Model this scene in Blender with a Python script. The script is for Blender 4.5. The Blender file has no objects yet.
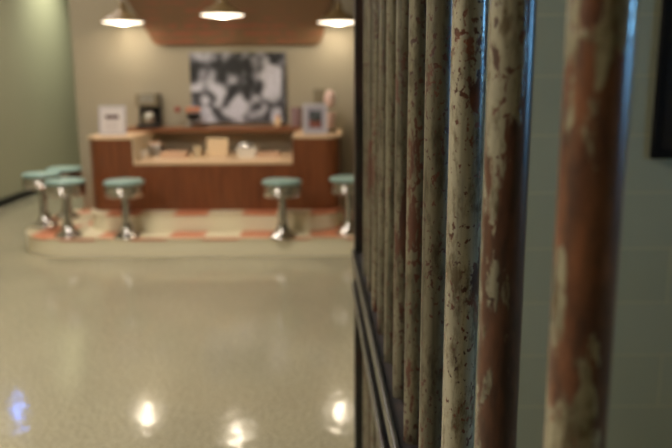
import bpy, bmesh, math, random
from mathutils import Vector, Matrix
random.seed(7)
S = bpy.context.scene
COL = S.collection
PI = math.pi

# ------------------------------------------------------------------ camera
F = 725.0; EYE = 1.50
PITCH = math.atan(144.0/F); ROLL = math.radians(-0.33)
cd = bpy.data.cameras.new('camera'); cam = bpy.data.objects.new('camera', cd); COL.objects.link(cam)
R = Matrix.Rotation(PI/2-PITCH, 4, 'X') @ Matrix.Rotation(ROLL, 4, 'Z')
cam.matrix_world = Matrix.Translation((0, 0, EYE)) @ R
cd.sensor_width = 36; cd.lens = F*36/672
cd.clip_start = 0.01; cd.clip_end = 100
cd.dof.use_dof = True; cd.dof.focus_distance = 0.66; cd.dof.aperture_fstop = 5.8
S.camera = cam
R3 = R.to_3x3()
def ray(px, py):
    return (R3 @ Vector(((px-336)/F, (224-py)/F, -1))).normalized()
def onY(px, py, Y):
    d = ray(px, py); t = Y/d.y
    return Vector((0, 0, EYE)) + d*t
def onZ(px, py, z):
    d = ray(px, py); t = (z-EYE)/d.z
    return Vector((0, 0, EYE)) + d*t

# ------------------------------------------------------------------ materials
def srgb(r, g, b):
    f = lambda c: (c/255/12.92) if c/255 <= .04045 else ((c/255+.055)/1.055)**2.4
    return (f(r), f(g), f(b), 1)
def mat(name, col, rough=.5, metal=0, spec=None, coat=0):
    m = bpy.data.materials.new(name); m.use_nodes = True
    b = m.node_tree.nodes['Principled BSDF']
    b.inputs['Base Color'].default_value = col
    b.inputs['Roughness'].default_value = rough
    b.inputs['Metallic'].default_value = metal
    if spec is not None: b.inputs['Specular IOR Level'].default_value = spec
    if coat: b.inputs['Coat Weight'].default_value = coat
    return m
def nd(m, t, **k):
    n = m.node_tree.nodes.new(t)
    for a, v in k.items(): setattr(n, a, v)
    return n
def lk(m, a, b): m.node_tree.links.new(a, b)
def bs(m): return m.node_tree.nodes['Principled BSDF']
def coords(m, scale=(1, 1, 1), loc=(0, 0, 0), kind='Object'):
    tc = nd(m, 'ShaderNodeTexCoord'); mp = nd(m, 'ShaderNodeMapping')
    mp.inputs['Scale'].default_value = scale; mp.inputs['Location'].default_value = loc
    lk(m, tc.outputs[kind], mp.inputs['Vector']); return mp.outputs['Vector']
def noise(m, vec, scale, detail=3, rough=.5):
    n = nd(m, 'ShaderNodeTexNoise'); n.inputs['Scale'].default_value = scale
    n.inputs['Detail'].default_value = detail; n.inputs['Roughness'].default_value = rough
    lk(m, vec, n.inputs['Vector']); return n.outputs['Fac']
def ramp(m, fac, stops, interp='LINEAR'):
    r = nd(m, 'ShaderNodeValToRGB'); cr = r.color_ramp; cr.interpolation = interp
    while len(cr.elements) < len(stops): cr.elements.new(.5)
    for e, (p, c) in zip(cr.elements, stops): e.position = p; e.color = c
    lk(m, fac, r.inputs['Fac']); return r.outputs['Color']
def mix(m, fac, a, b, mode='MIX'):
    n = nd(m, 'ShaderNodeMix', data_type='RGBA', blend_type=mode)
    for s, v in ((0, fac), (6, a), (7, b)):
        if hasattr(v, 'is_linked'): lk(m, v, n.inputs[s])
        else: n.inputs[s].default_value = v
    return n.outputs[2]
def math_(m, op, a, b=0, clamp=False):
    n = nd(m, 'ShaderNodeMath', operation=op, use_clamp=clamp)
    for s, v in ((0, a), (1, b)):
        if hasattr(v, 'is_linked'): lk(m, v, n.inputs[s])
        else: n.inputs[s].default_value = v
    return n.outputs[0]
def bump(m, h, strength=.3, dist=.01):
    b = nd(m, 'ShaderNodeBump'); b.inputs['Strength'].default_value = strength
    b.inputs['Distance'].default_value = dist
    lk(m, h, b.inputs['Height']); lk(m, b.outputs['Normal'], bs(m).inputs['Normal'])
def emit(name, col, strength):
    m = mat(name, (0.8, 0.8, 0.8, 1)); b = bs(m)
    b.inputs['Emission Color'].default_value = col; b.inputs['Emission Strength'].default_value = strength
    return m
G = lambda v: (v, v, v, 1)

# floor terrazzo
m_floor = mat('terrazzo', srgb(170, 158, 125), .08, spec=.5)
v = coords(m_floor)
c1 = ramp(m_floor, noise(m_floor, v, 70, 2), [(.36, srgb(134, 127, 104)), (.5, srgb(163, 156, 130)), (.66, srgb(182, 176, 152))])
c2 = ramp(m_floor, noise(m_floor, v, 1.2, 2), [(.35, G(.9)), (.65, G(1))])
lk(m_floor, mix(m_floor, 1.0, c1, c2, 'MULTIPLY'), bs(m_floor).inputs['Base Color'])
bump(m_floor, noise(m_floor, v, 12, 3), .16, .01)

def plaster(name, col, rough=.7):
    m = mat(name, col, rough)
    v = coords(m); bump(m, noise(m, v, 60, 3), .12, .004)
    f = ramp(m, noise(m, v, .9, 3), [(.3, G(.93)), (.7, G(1))])
    lk(m, mix(m, 1.0, col, f, 'MULTIPLY'), bs(m).inputs['Base Color'])
    return m
m_wall = plaster('cream_wall_paint', srgb(166, 156, 134))
m_side = plaster('pale_green_wall_paint', srgb(172, 168, 138), .6)
m_ceil = plaster('ceiling_paint', srgb(205, 198, 176))
m_base = mat('black_rubber_base', srgb(14, 13, 12), .5)

# painted concrete block
m_block = mat('painted_block', srgb(120, 128, 110), .6)
v = coords(m_block)
sx = nd(m_block, 'ShaderNodeSeparateXYZ'); lk(m_block, v, sx.inputs[0])
cx = nd(m_block, 'ShaderNodeCombineXYZ'); lk(m_block, sx.outputs[0], cx.inputs[0]); lk(m_block, sx.outputs[2], cx.inputs[1])
br = nd(m_block, 'ShaderNodeTexBrick'); lk(m_block, cx.outputs[0], br.inputs['Vector'])
br.inputs['Scale'].default_value = 1; br.inputs['Brick Width'].default_value = .4; br.inputs['Row Height'].default_value = .2
br.inputs['Mortar Size'].default_value = .004; br.inputs['Mortar Smooth'].default_value = .6
br.inputs['Color1'].default_value = srgb(154, 158, 138); br.inputs['Color2'].default_value = srgb(158, 162, 143)
br.inputs['Mortar'].default_value = srgb(176, 172, 142)
lk(m_block, br.outputs['Color'], bs(m_block).inputs['Base Color'])
bump(m_block, math_(m_block, 'ADD', math_(m_block, 'MULTIPLY', br.outputs['Fac'], -1), math_(m_block, 'MULTIPLY', noise(m_block, v, 140, 3), .3)), .35, .004)

# wood
def wood(name, a, b, rough=.4, axis='z'):
    m = mat(name, a, rough)
    sc = (26, 26, 1.2) if axis == 'z' else (1.2, 26, 26)
    v = coords(m, sc)
    n = noise(m, v, 1.0, 5, .65)
    lk(m, ramp(m, n, [(.33, a), (.5, b), (.68, a)]), bs(m).inputs['Base Color'])
    return m
m_wood = wood('walnut_laminate', srgb(88, 44, 20), srgb(124, 70, 36), .35)
m_ledge = wood('walnut_ledge', srgb(112, 66, 34), srgb(134, 84, 48), .4, 'x')
m_top = mat('pink_cream_laminate', srgb(216, 184, 146), .35)
m_cream = mat('cream_enamel', srgb(206, 190, 158), .4)
m_riser = plaster('cream_riser_paint', srgb(226, 217, 186), .5)
m_tile = mat('checker_floor_tile', srgb(190, 180, 150), .4)
v = coords(m_tile, (1/.31, 1/.62, 1), (.742, .05, .5))
ck = nd(m_tile, 'ShaderNodeTexChecker'); ck.inputs['Scale'].default_value = 1
ck.inputs['Color1'].default_value = srgb(216, 204, 172); ck.inputs['Color2'].default_value = srgb(196, 124, 88)
lk(m_tile, v, ck.inputs['Vector']); lk(m_tile, ck.outputs['Color'], bs(m_tile).inputs['Base Color'])

m_chrome = mat('polished_chrome', srgb(182, 178, 174), .13, 1)
m_vinyl = mat('teal_vinyl', srgb(132, 160, 150), .35)
m_shade = mat('olive_tan_enamel', srgb(120, 98, 62), .45)
m_cord = mat('lamp_cord', srgb(70, 58, 44), .6)
m_lampglow = emit('lamp_glow', (1, .86, .66, 1), 1)     # frosted disc, hottest where the bulb sits behind it
tc = nd(m_lampglow, 'ShaderNodeTexCoord'); sx = nd(m_lampglow, 'ShaderNodeSeparateXYZ'); lk(m_lampglow, tc.outputs['Object'], sx.inputs[0])
r2 = math_(m_lampglow, 'ADD', math_(m_lampglow, 'MULTIPLY', sx.outputs[0], sx.outputs[0]), math_(m_lampglow, 'MULTIPLY', sx.outputs[1], sx.outputs[1]))
ee = math_(m_lampglow, 'POWER', 2.71828, math_(m_lampglow, 'MULTIPLY', r2, -1/.0017))
lk(m_lampglow, math_(m_lampglow, 'ADD', math_(m_lampglow, 'MULTIPLY', ee, 140), 3.6), bs(m_lampglow).inputs['Emission Strength'])
m_black = mat('black_plastic', srgb(14, 13, 15), .35)
m_matte = mat('matte_black_plastic', srgb(9, 9, 11), .7, spec=.2)
m_steel = mat('brushed_steel', srgb(170, 165, 155), .35, 1)
m_white = mat('white_ceramic', srgb(226, 218, 204), .12)
m_paper = mat('white_paper', srgb(214, 208, 206), .7)
m_frame = mat('silver_frame', srgb(186, 182, 188), .4)
m_mat = mat('lilac_grey_mount', srgb(160, 154, 164), .6)
m_ink = mat('dark_maroon_ink', srgb(84, 46, 48), .7)
m_greyink = mat('grey_ink', srgb(168, 162, 164), .7)
m_card = mat('cream_card', srgb(224, 196, 156), .6)
m_pink = mat('pale_pink_enamel', srgb(222, 190, 176), .3)
m_salmon = mat('salmon_plastic', srgb(196, 128, 96), .4)
m_red = mat('red_knob', srgb(160, 70, 58), .4)
m_olive = mat('grey_olive_metal', srgb(128, 118, 94), .4)
m_mauve = mat('mauve_glass', srgb(170, 142, 146), .15)
bs(m_mauve).inputs['Transmission Weight'].default_value = .35
m_tray = mat('pink_cream_tray', srgb(212, 178, 148), .5)
m_soffit = mat('brown_soffit', srgb(118, 82, 50), .7)
# faint red rows on the soffit board
v = coords(m_soffit)
sx = nd(m_soffit, 'ShaderNodeSeparateXYZ'); lk(m_soffit, v, sx.inputs[0])
row = math_(m_soffit, 'SINE', math_(m_soffit, 'MULTIPLY', sx.outputs[2], 2*PI/.075))
v2 = coords(m_soffit, (9, 1, 26))
n1 = noise(m_soffit, v2, 1.0, 2)
v3 = coords(m_soffit, (1.2, 1, 1.6)); n3 = noise(m_soffit, v3, 1.0, 1)
msk = math_(m_soffit, 'MULTIPLY', math_(m_soffit, 'GREATER_THAN', n1, .5), math_(m_soffit, 'GREATER_THAN', row, -.1))
msk = math_(m_soffit, 'MULTIPLY', msk, ramp(m_soffit, n3, [(.35, G(0)), (.6, G(.55))]))
lk(m_soffit, mix(m_soffit, msk, srgb(116, 84, 50), srgb(158, 74, 50)), bs(m_soffit).inputs['Base Color'])

# rusted, chipped bars
def barmat(name, rust_amt, chip, paint=(150, 146, 112), rust=(104, 58, 38), dark=(58, 32, 26), seed=0, big=14, tall=.45, patch=None, rough=.34, chipsz=150, side=0, chip2=1):
    """paint over rust: big flaked patches (low frequency) plus small chips."""
    m = mat(name, srgb(*paint), rough, spec=.6)
    v = coords(m, (1, 1, tall), (seed*3.1, seed*1.7, seed*.9))
    vf = coords(m, (1, 1, .75), (seed*1.1, seed*2.7, seed*.5))
    nb = noise(m, v, big, 6, .62)
    nc = noise(m, vf, chipsz, 2, .55)
    if patch:   # heights at which flaking is heavier: list of (z, extra)
        tc = nd(m, 'ShaderNodeTexCoord'); s = nd(m, 'ShaderNodeSeparateXYZ'); lk(m, tc.outputs['Object'], s.inputs[0])
        mr = nd(m, 'ShaderNodeMapRange'); lk(m, s.outputs[2], mr.inputs[0])
        z0, z1 = patch[0][0], patch[-1][0]
        mr.inputs[1].default_value = z0; mr.inputs[2].default_value = z1
        pr = ramp(m, mr.outputs[0], [((z-z0)/(z1-z0), G(e)) for z, e in patch])
        sub = math_(m, 'SUBTRACT', pr, .5)
        nb = math_(m, 'ADD', nb, sub)
    if side:
        tc = nd(m, 'ShaderNodeTexCoord'); s = nd(m, 'ShaderNodeSeparateXYZ'); lk(m, tc.outputs['Object'], s.inputs[0])
        nb = math_(m, 'ADD', nb, math_(m, 'MULTIPLY', s.outputs[0], side/.014))
    mb = ramp(m, nb, [(1-rust_amt-.012, G(0)), (1-rust_amt+.012, G(1))])
    # chips cluster where nb is high
    nn = math_(m, 'ADD', nc, math_(m, 'MULTIPLY', math_(m, 'SUBTRACT', nb, .5), .5))
    mc = ramp(m, nn, [(1-chip-.02, G(0)), (1-chip+.02, G(1))])
    mk = math_(m, 'MAXIMUM', mb, mc)
    streak = noise(m, coords(m, (60, 60, 3), (seed, 0, 0)), 1.5, 3)
    pc = ramp(m, streak, [(.3, srgb(*[c*.68 for c in paint])), (.52, srgb(*paint)), (.75, srgb(*[min(255, c*1.15) for c in paint]))])
    pc = mix(m, 1.0, pc, ramp(m, noise(m, coords(m, (1, 1, .35), (0, seed*2.3, 0)), 75, 5, .7), [(.36, (.42, .36, .30, 1)), (.52, (1, 1, 1, 1))]), 'MULTIPLY')
    rc = ramp(m, noise(m, v, big*2.2, 5, .6), [(.35, srgb(*dark)), (.6, srgb(*rust)), (.8, srgb(*[min(255, c*1.2) for c in rust]))])
    lk(m, mix(m, mk, pc, rc), bs(m).inputs['Base Color'])
    rr = ramp(m, mk, [(0, G(rough)), (1, G(rough+.1))]); lk(m, rr, bs(m).inputs['Roughness'])
    h = math_(m, 'ADD', math_(m, 'MULTIPLY', mk, -1), math_(m, 'MULTIPLY', nc, .25))
    bump(m, h, .35, .0006)
    return m
m_barA = barmat('bar_rust_heavy', .50, .38, paint=(160, 153, 128), rust=(118, 74, 50), dark=(70, 44, 36), seed=1, big=48, tall=.35, side=.05, rough=.22,
                patch=[(1.30, .48), (1.39, .53), (1.43, .62), (1.502, .64), (1.514, .50), (1.56, .42)])
m_barB = barmat('bar_rust_mid', .46, .40, paint=(150, 145, 126), rust=(98, 62, 46), dark=(60, 38, 32), seed=2, big=44, tall=.25, side=.13, rough=.22,
                patch=[(1.2, .52), (1.30, .63), (1.42, .66), (1.47, .60), (1.53, .46), (1.60, .46)])
m_barC = barmat('bar_paint_chipped', .36, .385, paint=(164, 158, 138), side=.07, seed=3, big=30, tall=.5, rough=.22, chipsz=230,
                patch=[(1.0, .40), (1.22, .42), (1.30, .58), (1.40, .54), (1.46, .42), (1.53, .56), (1.6, .5)])
m_barD = barmat('bar_paint_worn', .42, .40, paint=(110, 104, 86), rust=(92, 52, 38), seed=4, big=30, tall=.25, chipsz=200)
m_barE = barmat('bar_paint_olive', .39, .39, paint=(116, 110, 90), rust=(92, 52, 38), seed=5, big=24, tall=.2)
m_flat = barmat('flat_bar_paint', .36, .30, paint=(66, 64, 54), rust=(52, 34, 28), dark=(32, 20, 16), seed=6, big=14, tall=1)
m_web = barmat('web_plate_rust_shade', .6, .35, paint=(40, 34, 28), rust=(44, 28, 20), dark=(20, 14, 10), seed=8, big=14, tall=1, rough=.6)  # rust, its colour also darkened for the shade on the plate between bars
m_post = barmat('post_dark', .50, .35, paint=(50, 46, 38), rust=(56, 32, 22), dark=(26, 18, 14), seed=7, big=12, tall=.3)

# ------------------------------------------------------------------ mesh helpers
def obj(name, bm, m, parent=None, smooth=False, angle=35):
    me = bpy.data.meshes.new(name); bm.normal_update(); bm.to_mesh(me); bm.free()
    if smooth:
        me.polygons.foreach_set('use_smooth', [True]*len(me.polygons))
        me.set_sharp_from_angle(angle=math.radians(angle))
    o = bpy.data.objects.new(name, me); COL.objects.link(o)
    if m: me.materials.append(m)
    if parent: o.parent = parent
    return o
def bx(bm, lo, hi, bev=0, seg=2):
    r = bmesh.ops.create_cube(bm, size=1)
    vs = r['verts']
    for v in vs:
        v.co = Vector([(lo[i]+hi[i])/2 + v.co[i]*(hi[i]-lo[i]) for i in range(3)])
    if bev:
        es = list({e for v in vs for e in v.link_edges})
        bmesh.ops.bevel(bm, geom=es, offset=bev, segments=seg, affect='EDGES', profile=.5)
    return bm
def B(lo, hi, bev=0, seg=2): return bx(bmesh.new(), lo, hi, bev, seg)
def lathe(prof, n=32, c=(0, 0, 0), bm=None, cap=True):
    bm = bm or bmesh.new(); rings = []
    for r, z in prof:
        ring = []
        for i in range(n):
            a = 2*PI*i/n
            ring.append(bm.verts.new((c[0]+r*math.cos(a), c[1]+r*math.sin(a), c[2]+z)))
        rings.append(ring)
    for a, b in zip(rings, rings[1:]):
        for i in range(n):
            j = (i+1) % n; bm.faces.new((a[i], a[j], b[j], b[i]))
    if cap and prof[0][0] > 0: bm.faces.new(list(reversed(rings[0])))
    if cap and prof[-1][0] > 0: bm.faces.new(rings[-1])
    bmesh.ops.remove_doubles(bm, verts=bm.verts, dist=1e-6)
    bmesh.ops.recalc_face_normals(bm, faces=bm.faces)
    return bm
def prism(pts, z0, z1, bev=0):
    bm = bmesh.new()
    lo = [bm.verts.new((x, y, z0)) for x, y in pts]; hi = [bm.verts.new((x, y, z1)) for x, y in pts]
    n = len(pts)
    bm.faces.new(list(reversed(lo))); top = bm.faces.new(hi)
    for i in range(n):
        j = (i+1) % n; bm.faces.new((lo[i], lo[j], hi[j], hi[i]))
    bmesh.ops.recalc_face_normals(bm, faces=bm.faces)
    return bm
def prismY(pts, y0, y1):
    bm = prism([(x, z) for x, z in pts], y0, y1)
    for v in bm.verts: v.co = Vector((v.co.x, v.co.z, v.co.y))
    bmesh.ops.recalc_face_normals(bm, faces=bm.faces)
    return bm
def arc(cx, cy, r, a0, a1, n=10):
    return [(cx+r*math.cos(math.radians(a0+(a1-a0)*i/n)), cy+r*math.sin(math.radians(a0+(a1-a0)*i/n))) for i in range(n+1)]
def empty(name, loc, label, cat, group=None, rz=0):
    o = bpy.data.objects.new(name, None); COL.objects.link(o)
    o.location = loc; o.rotation_euler = (0, 0, rz); o['label'] = label; o['category'] = cat
    if group: o['group'] = group
    return o
def tag(o, label, cat, group=None):
    o['label'] = label; o['category'] = cat
    if group: o['group'] = group
    return o
def struct(name, bm, m, **k):
    o = obj(name, bm, m, **k); o['kind'] = 'structure'; return o
def copy_tree(o, parent=None):
    c = o.copy(); COL.objects.link(c)
    if parent: c.parent = parent
    for ch in list(o.children):
        copy_tree(ch, c)
    return c

# ------------------------------------------------------------------ setting
YW = 7.62          # wall behind the counter
CEIL = 3.6
P0 = onZ(0, 207.5, 0)          # foot of the left wall at the picture's left edge
XL = P0.x
print('left wall x', XL, P0.y)
struct('floor', B((XL-.3, -5.2, -.1), (4.2, 16.2, 0)), m_floor)
struct('ceiling', B((XL-.3, -5.2, CEIL), (4.2, 16.2, CEIL+.1)), m_ceil)
struct('wall_left', B((XL-.2, -5.2, 0), (XL, 16.2, CEIL)), m_side)
struct('baseboard_left', B((XL, -5, 0), (XL+.015, 16, .1), .004, 1), m_base)
struct('wall_far', B((XL, 16, 0), (4.2, 16.2, CEIL)), m_side)
struct('wall_near', B((XL, -5.2, 0), (4.2, -5, CEIL)), m_wall)
struct('wall_far_right', B((4.0, 2.7, 0), (4.2, 16, CEIL)), m_wall)
wl = onY(76, 100, YW).x
print('counter wall left', wl)
struct('wall_counter', B((wl, YW, 0), (4.0, YW+.16, CEIL)), m_wall)
# cell: block wall ahead, side wall with a high window
YB = 2.5
bw = B((.19, YB, 0), (2.4, YB+.2, CEIL))
wc = struct('wall_cell', bw, m_block)
j = onZ(662, 326, 1.0); q = onY(662, 355, YB)
wc.location = (0, 0, 0)
# shift the block pattern so a bed joint falls at the photographed height, a head joint at 662 px
for n in m_block.node_tree.nodes:
    if n.type == 'MAPPING': n.inputs['Location'].default_value = (-(q.x % .4)+.0, 0, -(q.z % .2))
WX = 2.4
W0, W1, WZ0, WZ1 = .45, .9, 1.47, 1.86
bm = bmesh.new()
bx(bm, (WX, -5, 0), (WX+.2, W0, CEIL)); bx(bm, (WX, W1, 0), (WX+.2, YB+.2, CEIL))
bx(bm, (WX, W0, 0), (WX+.2, W1, WZ0)); bx(bm, (WX, W0, WZ1), (WX+.2, W1, CEIL))
struct('wall_right', bm, m_block)
wf = bmesh.new()
for lo, hi in (((WX+.10, W0, WZ0), (WX+.15, W1, WZ0+.04)), ((WX+.10, W0, WZ1-.04), (WX+.15, W1, WZ1)),
               ((WX+.10, W0, WZ0+.04), (WX+.15, W0+.04, WZ1-.04)), ((WX+.10, W1-.04, WZ0+.04), (WX+.15, W1, WZ1-.04))):
    bx(wf, lo, hi)
win = struct('window_1', wf, m_frame)
m_day = emit('daylit_frosted_glass', (.20, .56, 1, 1), 34)
obj('window_pane', B((WX+.12, W0+.04, WZ0+.04), (WX+.13, W1-.04, WZ1-.04)), m_day, win)

# ------------------------------------------------------------------ jail bars
heading = math.atan2(316-335.2, F/math.cos(PITCH))       # bar row direction, slightly left of the view
dirv = Vector((math.sin(heading), math.cos(heading), 0)); nrm = Vector((dirv.y, -dirv.x, 0))
RB = .014; C = 2*RB/.232; ZA = 739*C/284
jail = empty('jail_bar_wall', nrm*C + dirv*1.1, 'tall row of rusted olive painted steel jail bars in the foreground, in front of the block wall', 'jail bars', rz=-heading)
H = 2.45
def jl(along, side, z):   # local coords in the jail frame: x = side, y = along
    return (side, along-1.1, z)
zs = [1, 1.455, 1.86, 2.29] + [2.29+.425*k for k in range(1, 8)]
mats = [m_barA, m_barB, m_barC, m_barD] + [m_barE, m_barD]*6
labs = ['heavily rusted orange-brown jail bar', 'jail bar flaked to brown rust on one side', 'pale painted jail bar with small brown chips']
for k, zz in enumerate(zs):
    s = zz*ZA
    bm = lathe([(RB, .06), (RB, H-.04)], 48)
    o = obj('bar', bm, mats[k], jail, smooth=True)
    o.location = jl(s, 0, 0)
    if k < 3: o['label'] = labs[k]
    else: o.rotation_euler = (0, 0, k*1.3)
zend = zs[-1]*ZA
EP = 739*(C-.01)/43.0
print('bars', [round(z*ZA, 3) for z in zs], 'end post', EP, 'C', C)
y0, y1 = jl(ZA-.1, 0, 0)[1], jl(EP, 0, 0)[1]
obj('end_post', B((-.022, y1-.02, 0), (.03, y1+.03, H), .003), m_post, jail)
obj('bottom_rail', B((-.03, y0, 0), (.03, y1-.02, .06), .003), m_flat, jail)
obj('top_rail', B((-.03, y0, H-.04), (.03, y1-.02, H), .003), m_flat, jail)
# food-slot cross bars: height from where their left faces leave the picture's bottom edge
SL = -.030
def on_plane(px, py, side):
    d = ray(px, py); o = Vector((0, 0, EYE)); t = ((C+side) - o.dot(nrm))/d.dot(nrm); return o + d*t
for px, py, lab in ((390.5, 440, 1), (379, 440, 2)):
    p = on_plane(px, py, SL); print('cross', p)
    zc = p.z
    cb = obj('cross_bar', B((SL, y0, zc-.014), (SL+.007, y1-.02, zc+.012), .002), m_flat, jail)
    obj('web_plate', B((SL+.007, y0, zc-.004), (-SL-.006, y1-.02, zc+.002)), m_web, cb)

# ------------------------------------------------------------------ TV on the block wall
p = onY(651.5, 159, YB-.03)
tv = empty('wall_television', (p.x+.6, YB, p.z), 'black wall mounted television on the grey green block wall', 'television')
obj('casing', B((-.6, -.03, 0), (.6, -.008, .72), .008, 3), m_matte, tv, smooth=True)
obj('screen', B((-.57, -.032, .03), (.57, -.029, .69)), mat('dark_screen', srgb(10, 10, 22), .12), tv)
obj('wall_bracket', B((-.2, -.008, .2), (.2, 0, .5)), m_steel, tv)

# ------------------------------------------------------------------ stepped platform
T = .158; D1 = 6.14; D2 = 6.46; DC = 6.66
def L(px, py, z): return onZ(px, py, z)
x1 = L(31.5, 232, T).x-.09; x2 = L(72.5, 220, 2*T).x
cL_ = onY(93, 180, DC).x-.045; cR_ = onY(341, 180, DC).x
cmid = (cL_+cR_)/2
print('platform', x1, x2, 'counter', cL_, cR_, cmid)
def outline(xl, yf, r, yb=YW-.004):
    xr = 2*cmid-xl
    return [(xl, yb)] + arc(xl+r, yf+r, r, 180, 270, 14) + arc(xr-r, yf+r, r, 270, 360, 14) + [(xr, yb)]
plat = empty('stepped_platform', (0, 0, 0), 'two-step cream platform with red and cream tile treads under the lunch counter', 'platform')
obj('lower_step', prism(outline(x1, D1, .55), 0, T-.012), m_riser, plat)
obj('lower_tread', prism(outline(x1-.01, D1-.01, .56), T-.012, T), m_tile, plat)
obj('upper_step', prism(outline(x2, D2, .3), T, 2*T-.012), m_riser, plat)
obj('upper_tread', prism(outline(x2-.01, D2-.01, .31), 2*T-.012, 2*T), m_tile, plat)

# ------------------------------------------------------------------ counter
HC = onY(200, 136.5, DC).z; HN = onY(200, 161.5, DC).z; 
nl = onY(132.5, 150, DC).x; nr = onY(292.5, 150, DC).x
print('HC', HC, 'HN', HN, nl, nr)
YB1 = YW-.004
cnt = empty('lunch_counter', (cmid, DC, 2*T), 'long walnut panelled lunch counter with a low cream serving recess in its middle', 'counter')
cnt_off = Vector((cmid, DC, 2*T))
def cpart(name, bm, m, **k):
    bmesh.ops.translate(bm, verts=bm.verts, vec=-cnt_off); return obj(name, bm, m, cnt, **k)
r = .14
left = [(cL_, YB1)] + arc(cL_+r, DC+r, r, 180, 270, 8) + [(nl, DC), (nl, YB1)]
right = [(nr, YB1), (nr, DC)] + arc(cR_-r, DC+r, r, 270, 360, 8) + [(cR_, YB1)]
def grow(pts, g, s):
    return pts
cpart('end_panel', prism(left, 2*T, HC-.022), m_wood)
cpart('end_panel', prism(right, 2*T, HC-.022), m_wood)
e = .012
left2 = [(cL_-e, YB1)] + arc(cL_+r, DC+r, r+e, 180, 270, 8) + [(nl+.004, DC-e), (nl+.004, YB1)]
right2 = [(nr-.004, YB1), (nr-.004, DC-e)] + arc(cR_-r, DC+r, r+e, 270, 360, 8) + [(cR_+e, YB1)]
cpart('end_top', prism(left2, HC-.022, HC), m_top)
cpart('end_top', prism(right2, HC-.022, HC), m_top)
cpart('front_panel', B((nl, DC, 2*T), (nr, DC+.03, HN-.03)), m_wood)
tag(obj('worktop', B((nl+.016, DC-.012, HN-.03), (nr-.002, YB1, HN+.004), .004), m_top), 'low cream worktop running through the recess of the walnut counter', 'countertop')
cpart('recess_side', B((nl, DC+.0, HN-.03), (nl+.014, YB1, HC-.022)), m_cream)
# ledge on the wall
zl = onY(230, 127.5, YW-.3).z; print('ledge', zl)
XLg = onY(142, 130, YW-.3).x; XRg = onY(300, 130, YW-.3).x
led = tag(obj('back_shelf', B((nl-.25, YW-.31, zl-.045), (XRg, YW-.004, zl), .004), m_ledge), 'long narrow brown wooden ledge on the cream wall above the counter recess', 'shelf')
print('HC vs ledge underside', HC, zl-.045)

# ------------------------------------------------------------------ stools
def make_stool():
    t = empty('counter_stool', (0, 0, T), '', 'stool', 'chrome pedestal stools along the counter')
    obj('base', lathe([(.118, 0), (.118, .008), (.112, .016), (.085, .03), (.06, .055), (.047, .09), (.042, .12)], 40), m_chrome, t, smooth=True, angle=50)
    obj('pedestal', lathe([(.036, .118), (.036, .37)], 32), m_chrome, t, smooth=True)
    bm = lathe([(.036, .355), (.09, .357), (.155, .36), (.165, .368), (.166, .385), (.17, .39), (.166, .397), (.166, .405), (.171, .412), (.171, .425), (.166, .432), (.166, .44), (.171, .447), (.171, .462), (.160, .47), (.0, .47)], 48)
    obj('seat_ring', bm, m_chrome, t, smooth=True, angle=50)
    obj('seat', lathe([(.160, .471), (.171, .474), (.175, .482), (.172, .492), (.155, .501), (.10, .508), (.0, .511)], 48), m_vinyl, t, smooth=True, angle=60)
    return t
proto = make_stool()
spots = [((127.5, 236.5), 'teal topped chrome stool alone before the left half of the walnut counter'),
         ((283, 236.5), 'teal topped chrome stool alone before the right half of the walnut counter'),
         ((69, 235.5), 'teal topped chrome stool on the front corner of the platform, nearest of the left cluster'),
         ((45.5, 225), 'teal topped chrome stool at the left edge of the platform, leftmost in the photo'),
         ((67.5, 217), 'teal topped chrome stool furthest back, mostly hidden behind the left cluster by the wall end'),
         ((349, 232.5), 'teal topped chrome stool partly cut off by the jail bars')]
for i, ((px, py), lab) in enumerate(spots):
    o = proto if i == 0 else copy_tree(proto)
    p = onZ(px, py, T); o.location = (p.x, p.y, T); o.rotation_euler = (0, 0, i*.4); o['label'] = lab
    print('stool', p)

# ------------------------------------------------------------------ wall pieces
a = onY(151, 45, YW-.1); b_ = onY(321, 44, YW-.1); c = onY(124, 0, YW-.1); d = onY(333, 0, YW-.1)
k = .9/(c.z-a.z)
tl = a.x+(c.x-a.x)*k; tr = b_.x+(d.x-b_.x)*k
rr = .09
pts = [(tl, a.z+.9), (a.x-.03, a.z+.10), (a.x+.0, a.z+.04), (a.x+.035, a.z+.01), (a.x+.08, a.z), (b_.x-.08, a.z), (b_.x-.035, a.z+.01), (b_.x, a.z+.04), (b_.x+.02, a.z+.10), (tr, a.z+.9)]
tag(obj('header_board', prismY(pts, YW-.044, YW-.004), m_soffit), 'large brown tapered header board with faint red rows, high on the cream wall', 'header board')

MAP = """566565435643255245522324
456665525422342553561123
323443213211221454662145
212232112111121353577653
114535321212131243677773
115546411433242355777773
125456311465331356777773
346566432565242142677772
677567764422322231577772
776457776312221321677762
323424777213522424777763
425752574137731574676652
425863673368764655346534
534635752588876423632323
646872356788875334735652
758884247888865567526761
668886324677645654327762
668887533356744334337873""".split()
ml = onY(190.5, 87, YW-.04).x; mr_ = onY(286, 87, YW-.04).x
mt = onY(238, 52.5, YW-.04).z; mb_ = onY(238, 122.5, YW-.04).z
mural = empty('photo_mural', ((ml+mr_)/2, YW, mb_), 'large black and white photograph mural on the wall above the ledge', 'photo print')
hw = (mr_-ml)/2; hh = mt-mb_
obj('backing_panel', B((-hw, -.035, 0), (hw, -.004, hh)), m_paper, mural)
bm = bmesh.new(); nx, ny = 24*3, 18*3
def sample(u, v):
    u = min(max(u*24-.5, 0), 22.999); v = min(max(v*18-.5, 0), 16.999)
    i, j = int(u), int(v); fu, fv = u-i, v-j
    g = lambda a, b: int(MAP[b][a])/9
    return (g(i, j)*(1-fu)+g(i+1, j)*fu)*(1-fv)+(g(i, j+1)*(1-fu)+g(i+1, j+1)*fu)*fv
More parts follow.
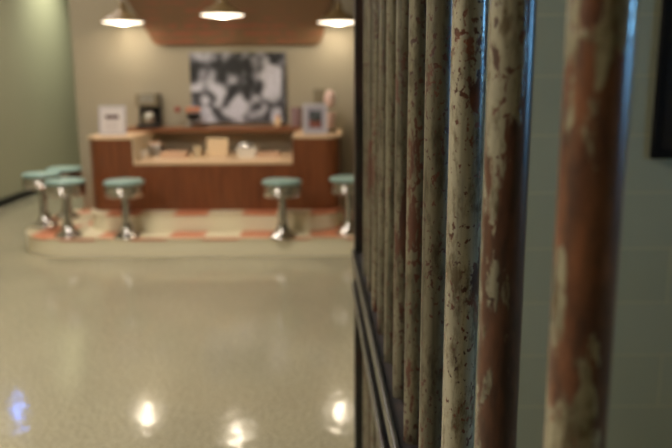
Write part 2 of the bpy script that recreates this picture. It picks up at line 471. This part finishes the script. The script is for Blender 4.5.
vs = [[bm.verts.new((-hw+2*hw*i/nx, -.0365, hh-hh*j/ny)) for i in range(nx+1)] for j in range(ny+1)]
vals = []
for j in range(ny+1):
    for i in range(nx+1): vals.append(sample(i/nx, j/ny))
for j in range(ny):
    for i in range(nx): bm.faces.new((vs[j][i], vs[j+1][i], vs[j+1][i+1], vs[j][i+1]))
m_mur = mat('mural_print', G(.5), .5)
o = obj('print_face', bm, m_mur, mural)
ca = o.data.color_attributes.new('tone', 'FLOAT_COLOR', 'POINT')
for i, t in enumerate(vals):
    t = min(1, max(0, (t-.45)*1.7+.50)); lin = (.010+.62*t**2.0)
    ca.data[i].color = (lin*.98, lin*.97, lin*1.10, 1)
at_ = nd(m_mur, 'ShaderNodeVertexColor', layer_name='tone'); 
nv = coords(m_mur); nn = noise(m_mur, nv, 28, 4, .6)
lk(m_mur, mix(m_mur, 1.0, at_.outputs['Color'], ramp(m_mur, nn, [(.35, G(.75)), (.6, G(1.05))]), 'MULTIPLY'), bs(m_mur).inputs['Base Color'])

# ------------------------------------------------------------------ pendant lamps
def make_lamp():
    t = empty('pendant_lamp', (0, 0, 2.4), '', 'lamp', 'pendant lamps over the lunch counter')
    sh = obj('lamp_shade', lathe([(.203, .002), (.206, .0), (.208, .004), (.205, .014), (.16, .047), (.10, .077), (.062, .10), (.045, .14), (.040, .18), (.022, .20), (.0, .20)], 40, cap=False), m_shade, t, smooth=True, angle=60)
    obj('diffuser', lathe([(.202, .004), (.17, -.004), (.10, -.011), (0, -.014)], 40, cap=False), m_lampglow, t, smooth=True, angle=80)
    obj('cord', lathe([(.008, .199), (.008, CEIL-2.4+.0)], 10), m_cord, t, smooth=True)
    return t
# shade is open downward: no bottom cap needed because the diffuser closes it
proto = make_lamp()
for i, (px, py, Y, lab) in enumerate(((123, 22.5, 7.36, 'leftmost of the three lit pendant lamps, hanging clear of the header board on its left'),
                            (222.5, 15.5, 6.95, 'middle lit pendant lamp, hanging in front of the brown header board'),
                            (338, 22.5, 7.36, 'right lit pendant lamp, hanging beside the jail bars'))):
    o = proto if i == 0 else copy_tree(proto)
    p = onY(px, py, Y); o.location = p; o['label'] = lab
    for ch in o.children:
        if ch.name.startswith('cord'):
            me = lathe([(.008, .199), (.008, CEIL-p.z)], 10); m2 = bpy.data.meshes.new('cord'); me.to_mesh(m2); me.free()
            m2.materials.append(m_cord); ch.data = m2
    print('lamp', p)

# ------------------------------------------------------------------ things on the counter
def frame_thing(name, px0, px1, pyt, pyb, Y, label, kind):
    a = onY(px0, pyb, Y); b = onY(px1, pyt, Y)
    w = (b.x-a.x); h = b.z-HC
    t = empty(name, ((a.x+b.x)/2, Y, HC), label, 'picture frame')
    t.rotation_euler = (math.radians(-7), 0, 0)
    fw = .022 if kind == 'paper' else .03
    bm = bmesh.new()
    bx(bm, (-w/2, -.01, .002), (w/2, .01, fw), .003); bx(bm, (-w/2, -.01, h-fw), (w/2, .01, h), .003)
    bx(bm, (-w/2, -.01, fw), (-w/2+fw, .01, h-fw), .003); bx(bm, (w/2-fw, -.01, fw), (w/2, .01, h-fw), .003)
    obj('frame', bm, m_frame, t)
    obj('mount', B((-w/2+fw, -.004, fw), (w/2-fw, .008, h-fw)), m_paper if kind == 'paper' else m_mat, t)
    if kind == 'paper':
        pr = bmesh.new(); bx(pr, (-w*.26, -.006, h*.55), (w*.24, -.0045, h*.68)); obj('title_block', pr, m_ink, t)
        pr = bmesh.new()
        for q in range(5): bx(pr, (-w*.24, -.006, h*(.42-.065*q)), (w*(.22-.03*(q % 2)), -.0045, h*(.435-.065*q)))
        obj('text_lines', pr, m_greyink, t)
    else:
        pr = bmesh.new(); bx(pr, (-w*.24, -.006, h*.22), (w*.26, -.0045, h*.76))
        m = mat('small_print', G(.1), .6); v = coords(m, (30, 1, 12)); n = noise(m, v, 1, 3)
        sx = nd(m, 'ShaderNodeSeparateXYZ'); tc = nd(m, 'ShaderNodeTexCoord'); lk(m, tc.outputs['Object'], sx.inputs[0])
        up = math_(m, 'GREATER_THAN', sx.outputs[2], h*.45)
        base = mix(m, up, srgb(120, 66, 52), srgb(60, 66, 66))
        lk(m, mix(m, 1.0, base, ramp(m, n, [(.4, G(.3)), (.62, G(2))]), 'MULTIPLY'), bs(m).inputs['Base Color'])
        obj('picture', pr, m, t)
    obj('easel_leg', B((-.012, .01, .003), (.012, .018, h*.7)), m_black, t)
    return t
frame_thing('picture_frame', 99.5, 124.5, 105.5, 134, 6.9, 'silver framed white notice with a dark title, standing on the left end of the counter', 'paper')
frame_thing('picture_frame', 303, 327, 103.5, 133, 6.86, 'grey framed small picture with a lilac mount, standing on the right end of the counter', 'pic')

# coffee machine on the ledge
def box_on(px0, px1, pyt, Y, z):
    a = onY(px0, pyt, Y); b = onY(px1, pyt, Y); return a.x, b.x, a.z-z
Yc = YW-.22
xa, xb, h = box_on(137.5, 158.5, 93, Yc, zl)
w = xb-xa
t = empty('coffee_machine', ((xa+xb)/2, Yc, zl), 'black and steel coffee machine at the left end of the wall ledge', 'coffee machine')
obj('back_column', B((-w/2, .02, 0), (w/2, .13, h*.97), .008), m_black, t)
obj('brew_head', B((-w/2, -.1, h*.62), (w/2, .02, h), .012, 3), m_olive, t)
obj('name_plate', B((-w*.3, -.106, h*.70), (w*.42, -.1, h*.93), .003), m_steel, t)
obj('filter_holder', lathe([(.03, h*.44), (.055, h*.5), (.06, h*.62)], 20, (0, -.04, 0)), m_black, t, smooth=True)
j = obj('carafe', lathe([(.055, .036), (.066, .06), (.064, .12), (.04, .155), (.045, .165)], 24, (.005, -.035, 0)), m_steel, t, smooth=True)
obj('carafe_handle', B((.062, -.045, .06), (.082, -.03, .15), .004), m_black, j)
obj('base_plate', B((-w/2, -.11, 0), (w/2, .02, .034), .008), m_black, t)

# juice press
Yc = YW-.18
p = onY(189, 127, Yc)
t = empty('juice_press', (p.x, Yc, zl), 'small juice press with salmon arm, red knob and black cup, before the mural', 'juicer')
obj('base', lathe([(.055, 0), (.055, .012), (.03, .025), (.022, .07)], 24, (0, 0, 0)), m_steel, t, smooth=True)
obj('cup', lathe([(.03, .065), (.06, .085), (.075, .13), (.07, .132), (.0, .09)], 24, (.055, 0, 0)), m_black, t, smooth=True)
obj('press_arm', B((-.03, -.022, .145), (.125, .022, .20), .018, 4), m_salmon, t, smooth=True)
lv = obj('lever', lathe([(.007, 0), (.007, .09)], 10), m_steel, t); lv.rotation_euler = (0, math.radians(-90), 0); lv.location = (-.02, 0, .17)
kb = bmesh.new(); bmesh.ops.create_uvsphere(kb, u_segments=16, v_segments=10, radius=.03); bmesh.ops.translate(kb, verts=kb.verts, vec=(-.11, 0, .175))
obj('knob', kb, m_red, t, smooth=True)
obj('stem', B((-.012, .02, .02), (.012, .045, .18), .004), m_steel, t)

# cream shaker and mauve glass on the ledge
p = onY(278, 126, YW-.16)
t = empty('cream_shaker', (p.x, YW-.16, zl), 'small cream shaker on the ledge below the right end of the mural', 'shaker')
obj('body', lathe([(.03, 0), (.036, .02), (.03, .07), (.02, .09)], 20), m_card, t, smooth=True)
obj('lid', lathe([(.021, .09), (.021, .105), (.012, .115), (0, .116)], 20), m_salmon, t, smooth=True)
p = onY(296.5, 126, YW-.16)
t = empty('mauve_tumbler', (p.x, YW-.16, zl), 'tall mauve tinted tumbler on the ledge beside the grey picture frame', 'tumbler')
obj('cup', lathe([(.05, 0), (.052, .006), (.06, .19), (.056, .19), (.047, .012), (0, .012)], 28), m_mauve, t, smooth=True)

# drink mixer on the right end
Yc = 7.2
xa, xb, h = box_on(313, 334, 89, Yc, HC)
t = empty('drink_mixer', ((xa+xb)/2, Yc, HC), 'upright grey olive drink mixer with a pale pink rounded head, behind the grey picture frame', 'mixer')
w = xb-xa
obj('stand', B((-w/2, .0, 0), (w*.08, .09, h), .012, 3), m_olive, t, smooth=True)
obj('foot', B((-w/2, -.12, 0), (w/2+.02, .09, .03), .01, 2), m_olive, t)
hd = bmesh.new(); bmesh.ops.create_uvsphere(hd, u_segments=24, v_segments=16, radius=1)
for v in hd.verts: v.co = Vector((v.co.x*.058+w*.30, v.co.y*.07-.02, v.co.z*.088+h-.095))
obj('head', hd, m_pink, t, smooth=True)
obj('mixing_cup', lathe([(.04, .03), (.043, .04), (.055, .19), (.051, .19), (.038, .045), (0, .045)], 24, (w*.32, -.03, 0)), m_pink, t, smooth=True)
obj('whisk_shaft', lathe([(.006, .1), (.006, h-.16)], 8, (w*.32, -.03, 0)), m_steel, t)

# recess items, on the low worktop
Zt = HN+.004; Yr = 6.98
def item(name, px, Y, label, cat):
    p = onY(px, 158, Y); return empty(name, (p.x, Y, Zt), label, cat)
t = item('coffee_cup', 144, 6.9, 'white coffee cup at the far left of the counter recess', 'cup')
obj('cup', lathe([(.028, .0), (.032, .006), (.048, .05), (.052, .08), (.048, .08), (.03, .012), (0, .012)], 28), m_white, t, smooth=True)
hb = bmesh.new()
for i in range(9):
    a = -PI/2 + PI*i/8
    bx(hb, (-.05-.022*math.cos(a)-.005, -.006, .042+.022*math.sin(a)-.005), (-.05-.022*math.cos(a)+.005, .006, .042+.022*math.sin(a)+.005))
obj('handle', hb, m_white, t)
t = item('napkin_dispenser', 156.5, 7.1, 'grey metal napkin dispenser beside the cup at the left of the recess', 'napkin dispenser')
obj('housing', B((-.06, -.05, 0), (.06, .05, .12), .012, 3), m_steel, t, smooth=True)
obj('lid', B((-.065, -.055, .12), (.065, .055, .135), .006), m_tray, t)
def tray(px, Y, w, d, h, label):
    t = item('serving_tray', px, Y, label, 'tray'); t['group'] = 'trays in the counter recess'
    bm = bmesh.new(); bx(bm, (-w, -d, 0), (w, d, .012), .003)
    obj('tray_base', bm, m_tray, t)
    bm = bmesh.new()
    for lo, hi in (((-w, -d, .012), (w, -d+.01, h)), ((-w, d-.01, .012), (w, d, h)), ((-w, -d+.01, .012), (-w+.01, d-.01, h)), ((w-.01, -d+.01, .012), (w, d-.01, h))): bx(bm, lo, hi)
    obj('rim', bm, m_tray, t)
    return t
tray(175, 7.0, .12, .10, .055, 'pinkish cream tray lying between the grey dispenser and the small tumbler')
tray(268.5, 7.0, .105, .10, .04, 'low pale tray at the right end of the counter recess')
t = item('water_tumbler', 198, 6.98, 'small pale tumbler just left of the upright menu card', 'tumbler')
obj('cup', lathe([(.034, 0), (.036, .006), (.043, .11), (.04, .11), (.032, .01), (0, .01)], 24), m_cream, t, smooth=True)
t = item('menu_card', 218, 7.0, 'tall upright cream menu card in the middle of the counter recess', 'menu card')
mh = onY(218, 138, 7.0).z-Zt; mw = (onY(229, 150, 7).x-onY(207.5, 150, 7).x)/2
fl = bmesh.new()
for s in (-1, 1):
    f = bmesh.new(); bx(f, (-mw, -.003, .003), (mw, .003, mh)); 
    bmesh.ops.rotate(f, verts=f.verts, cent=(0, 0, mh), matrix=Matrix.Rotation(math.radians(8*s), 3, 'X'))
    me = bpy.data.meshes.new('t'); f.to_mesh(me); f.free(); fl.from_mesh(me); bpy.data.meshes.remove(me)
obj('folded_card', fl, m_card, t)
t.rotation_euler = (0, 0, math.radians(-6))
t = item('sugar_box', 247, 6.98, 'glossy white box with a domed shiny lid, right of the menu card', 'box')
obj('body', prismY([(-.075, 0), (.078, 0), (.10, .10), (-.095, .10)], -.07, .07), m_white, t)
ld = bmesh.new(); bmesh.ops.create_uvsphere(ld, u_segments=28, v_segments=16, radius=1)
for v in ld.verts: v.co = Vector((v.co.x*.09, v.co.y*.068, max(0, v.co.z)*.05+.10))
obj('lid', ld, m_chrome, t, smooth=True)

# ------------------------------------------------------------------ ceiling lights: added fill panels, spotlight, downlights
def fill_panel(x, y, label, w=.9, d=.9, st=None):  # unseen fill panels, added to brighten bars, floor and walls
    t = empty('ceiling_fill', (x, y, CEIL), label, 'ceiling light', 'added square fill lights')
    obj('fill_frame', B((-w/2-.03, -d/2-.03, -.04), (w/2+.03, d/2+.03, 0), .004), m_steel, t)
    obj('diffuser', B((-w/2, -d/2, -.048), (w/2, d/2, -.0401)), m_fill, t)
m_fill = emit('fill_panel_glow', (1, .91, .82, 1), 30)
for x, y, lab in ((-3.3, .35, 'added square fill light behind the camera'), (-2.7, 1.6, 'added square fill light left of the camera'), (-3.1, 7.7, 'added square fill light in the hall behind the counter wall'), (-1.6, 4.4, 'added square fill light over the open terrazzo floor')):
    fill_panel(x, y, lab)

# bluish track spotlight above the left hall
p = onZ(18, 412, 0); dr = ray(18, 412); dr.z = -dr.z
q = p + dr*((XL+.16-p.x)/dr.x)
print('blue', q)
t = empty('track_spotlight', q, 'small blue white track spotlight hanging by the left wall', 'spotlight')
look = Vector((0, 0, 0))
hd = lathe([(.085, 0), (.085, .02), (.08, .16), (.03, .19), (0, .19)], 24)
aim = (p - q).normalized()
o = obj('housing', hd, m_black, t, smooth=True); o.rotation_euler = (-aim).to_track_quat('Z', 'Y').to_euler()
o2 = obj('lens', lathe([(.06, -.004), (0, -.012)], 24), emit('blue_white_lens', (.10, .28, 1, 1), 30), t); o2.rotation_euler = o.rotation_euler
obj('hanger', lathe([(.012, .03), (.012, CEIL-q.z)], 10), m_black, t)

# wall washer in the ceiling for the bright scallop on the left wall
wp = onY(50, 38, 12.2); 
d = ray(52, 40); s = XL/d.x; sc = Vector((0, 0, EYE))+d*s
print('scallop', sc)
def washer(y, e, label):
    t = empty('recessed_downlight', (XL+.75, y, CEIL), label, 'ceiling light', 'recessed downlights by the left wall')
    obj('trim_ring', lathe([(.09, -.008), (.10, -.008), (.10, 0), (.09, 0)], 32), m_steel, t, smooth=True)
    obj('lens', lathe([(.088, -.004), (0, -.004)], 32), emit('downlight_lens', (.97, 1, .85, 1), 6), t)
    ld = bpy.data.lights.new('downlight', 'SPOT'); ld.energy = e; ld.spot_size = math.radians(105); ld.spot_blend = 1
    ld.shadow_soft_size = .08; ld.color = (.96, 1, .84)
    lo = bpy.data.objects.new('bulb', ld); COL.objects.link(lo); lo.parent = t; lo.location = (0, 0, -.03)
    lo.rotation_euler = (0, math.radians(20), 0)
washer(sc.y-.2, 260, 'recessed downlight washing the far end of the green wall')
washer(sc.y-3.4, 20, 'dimmer recessed downlight washing the nearer green wall')

# ------------------------------------------------------------------ world and view
w = bpy.data.worlds.new('world'); S.world = w; w.use_nodes = True
w.node_tree.nodes['Background'].inputs[0].default_value = (.5, .6, .8, 1)
w.node_tree.nodes['Background'].inputs[1].default_value = .05
S.view_settings.view_transform = 'Standard'; S.view_settings.look = 'None'
S.view_settings.exposure = 0.0; S.view_settings.gamma = 1
S.view_settings.use_curve_mapping = False
S.cycles.use_denoising = True
S.cycles.max_bounces = 8
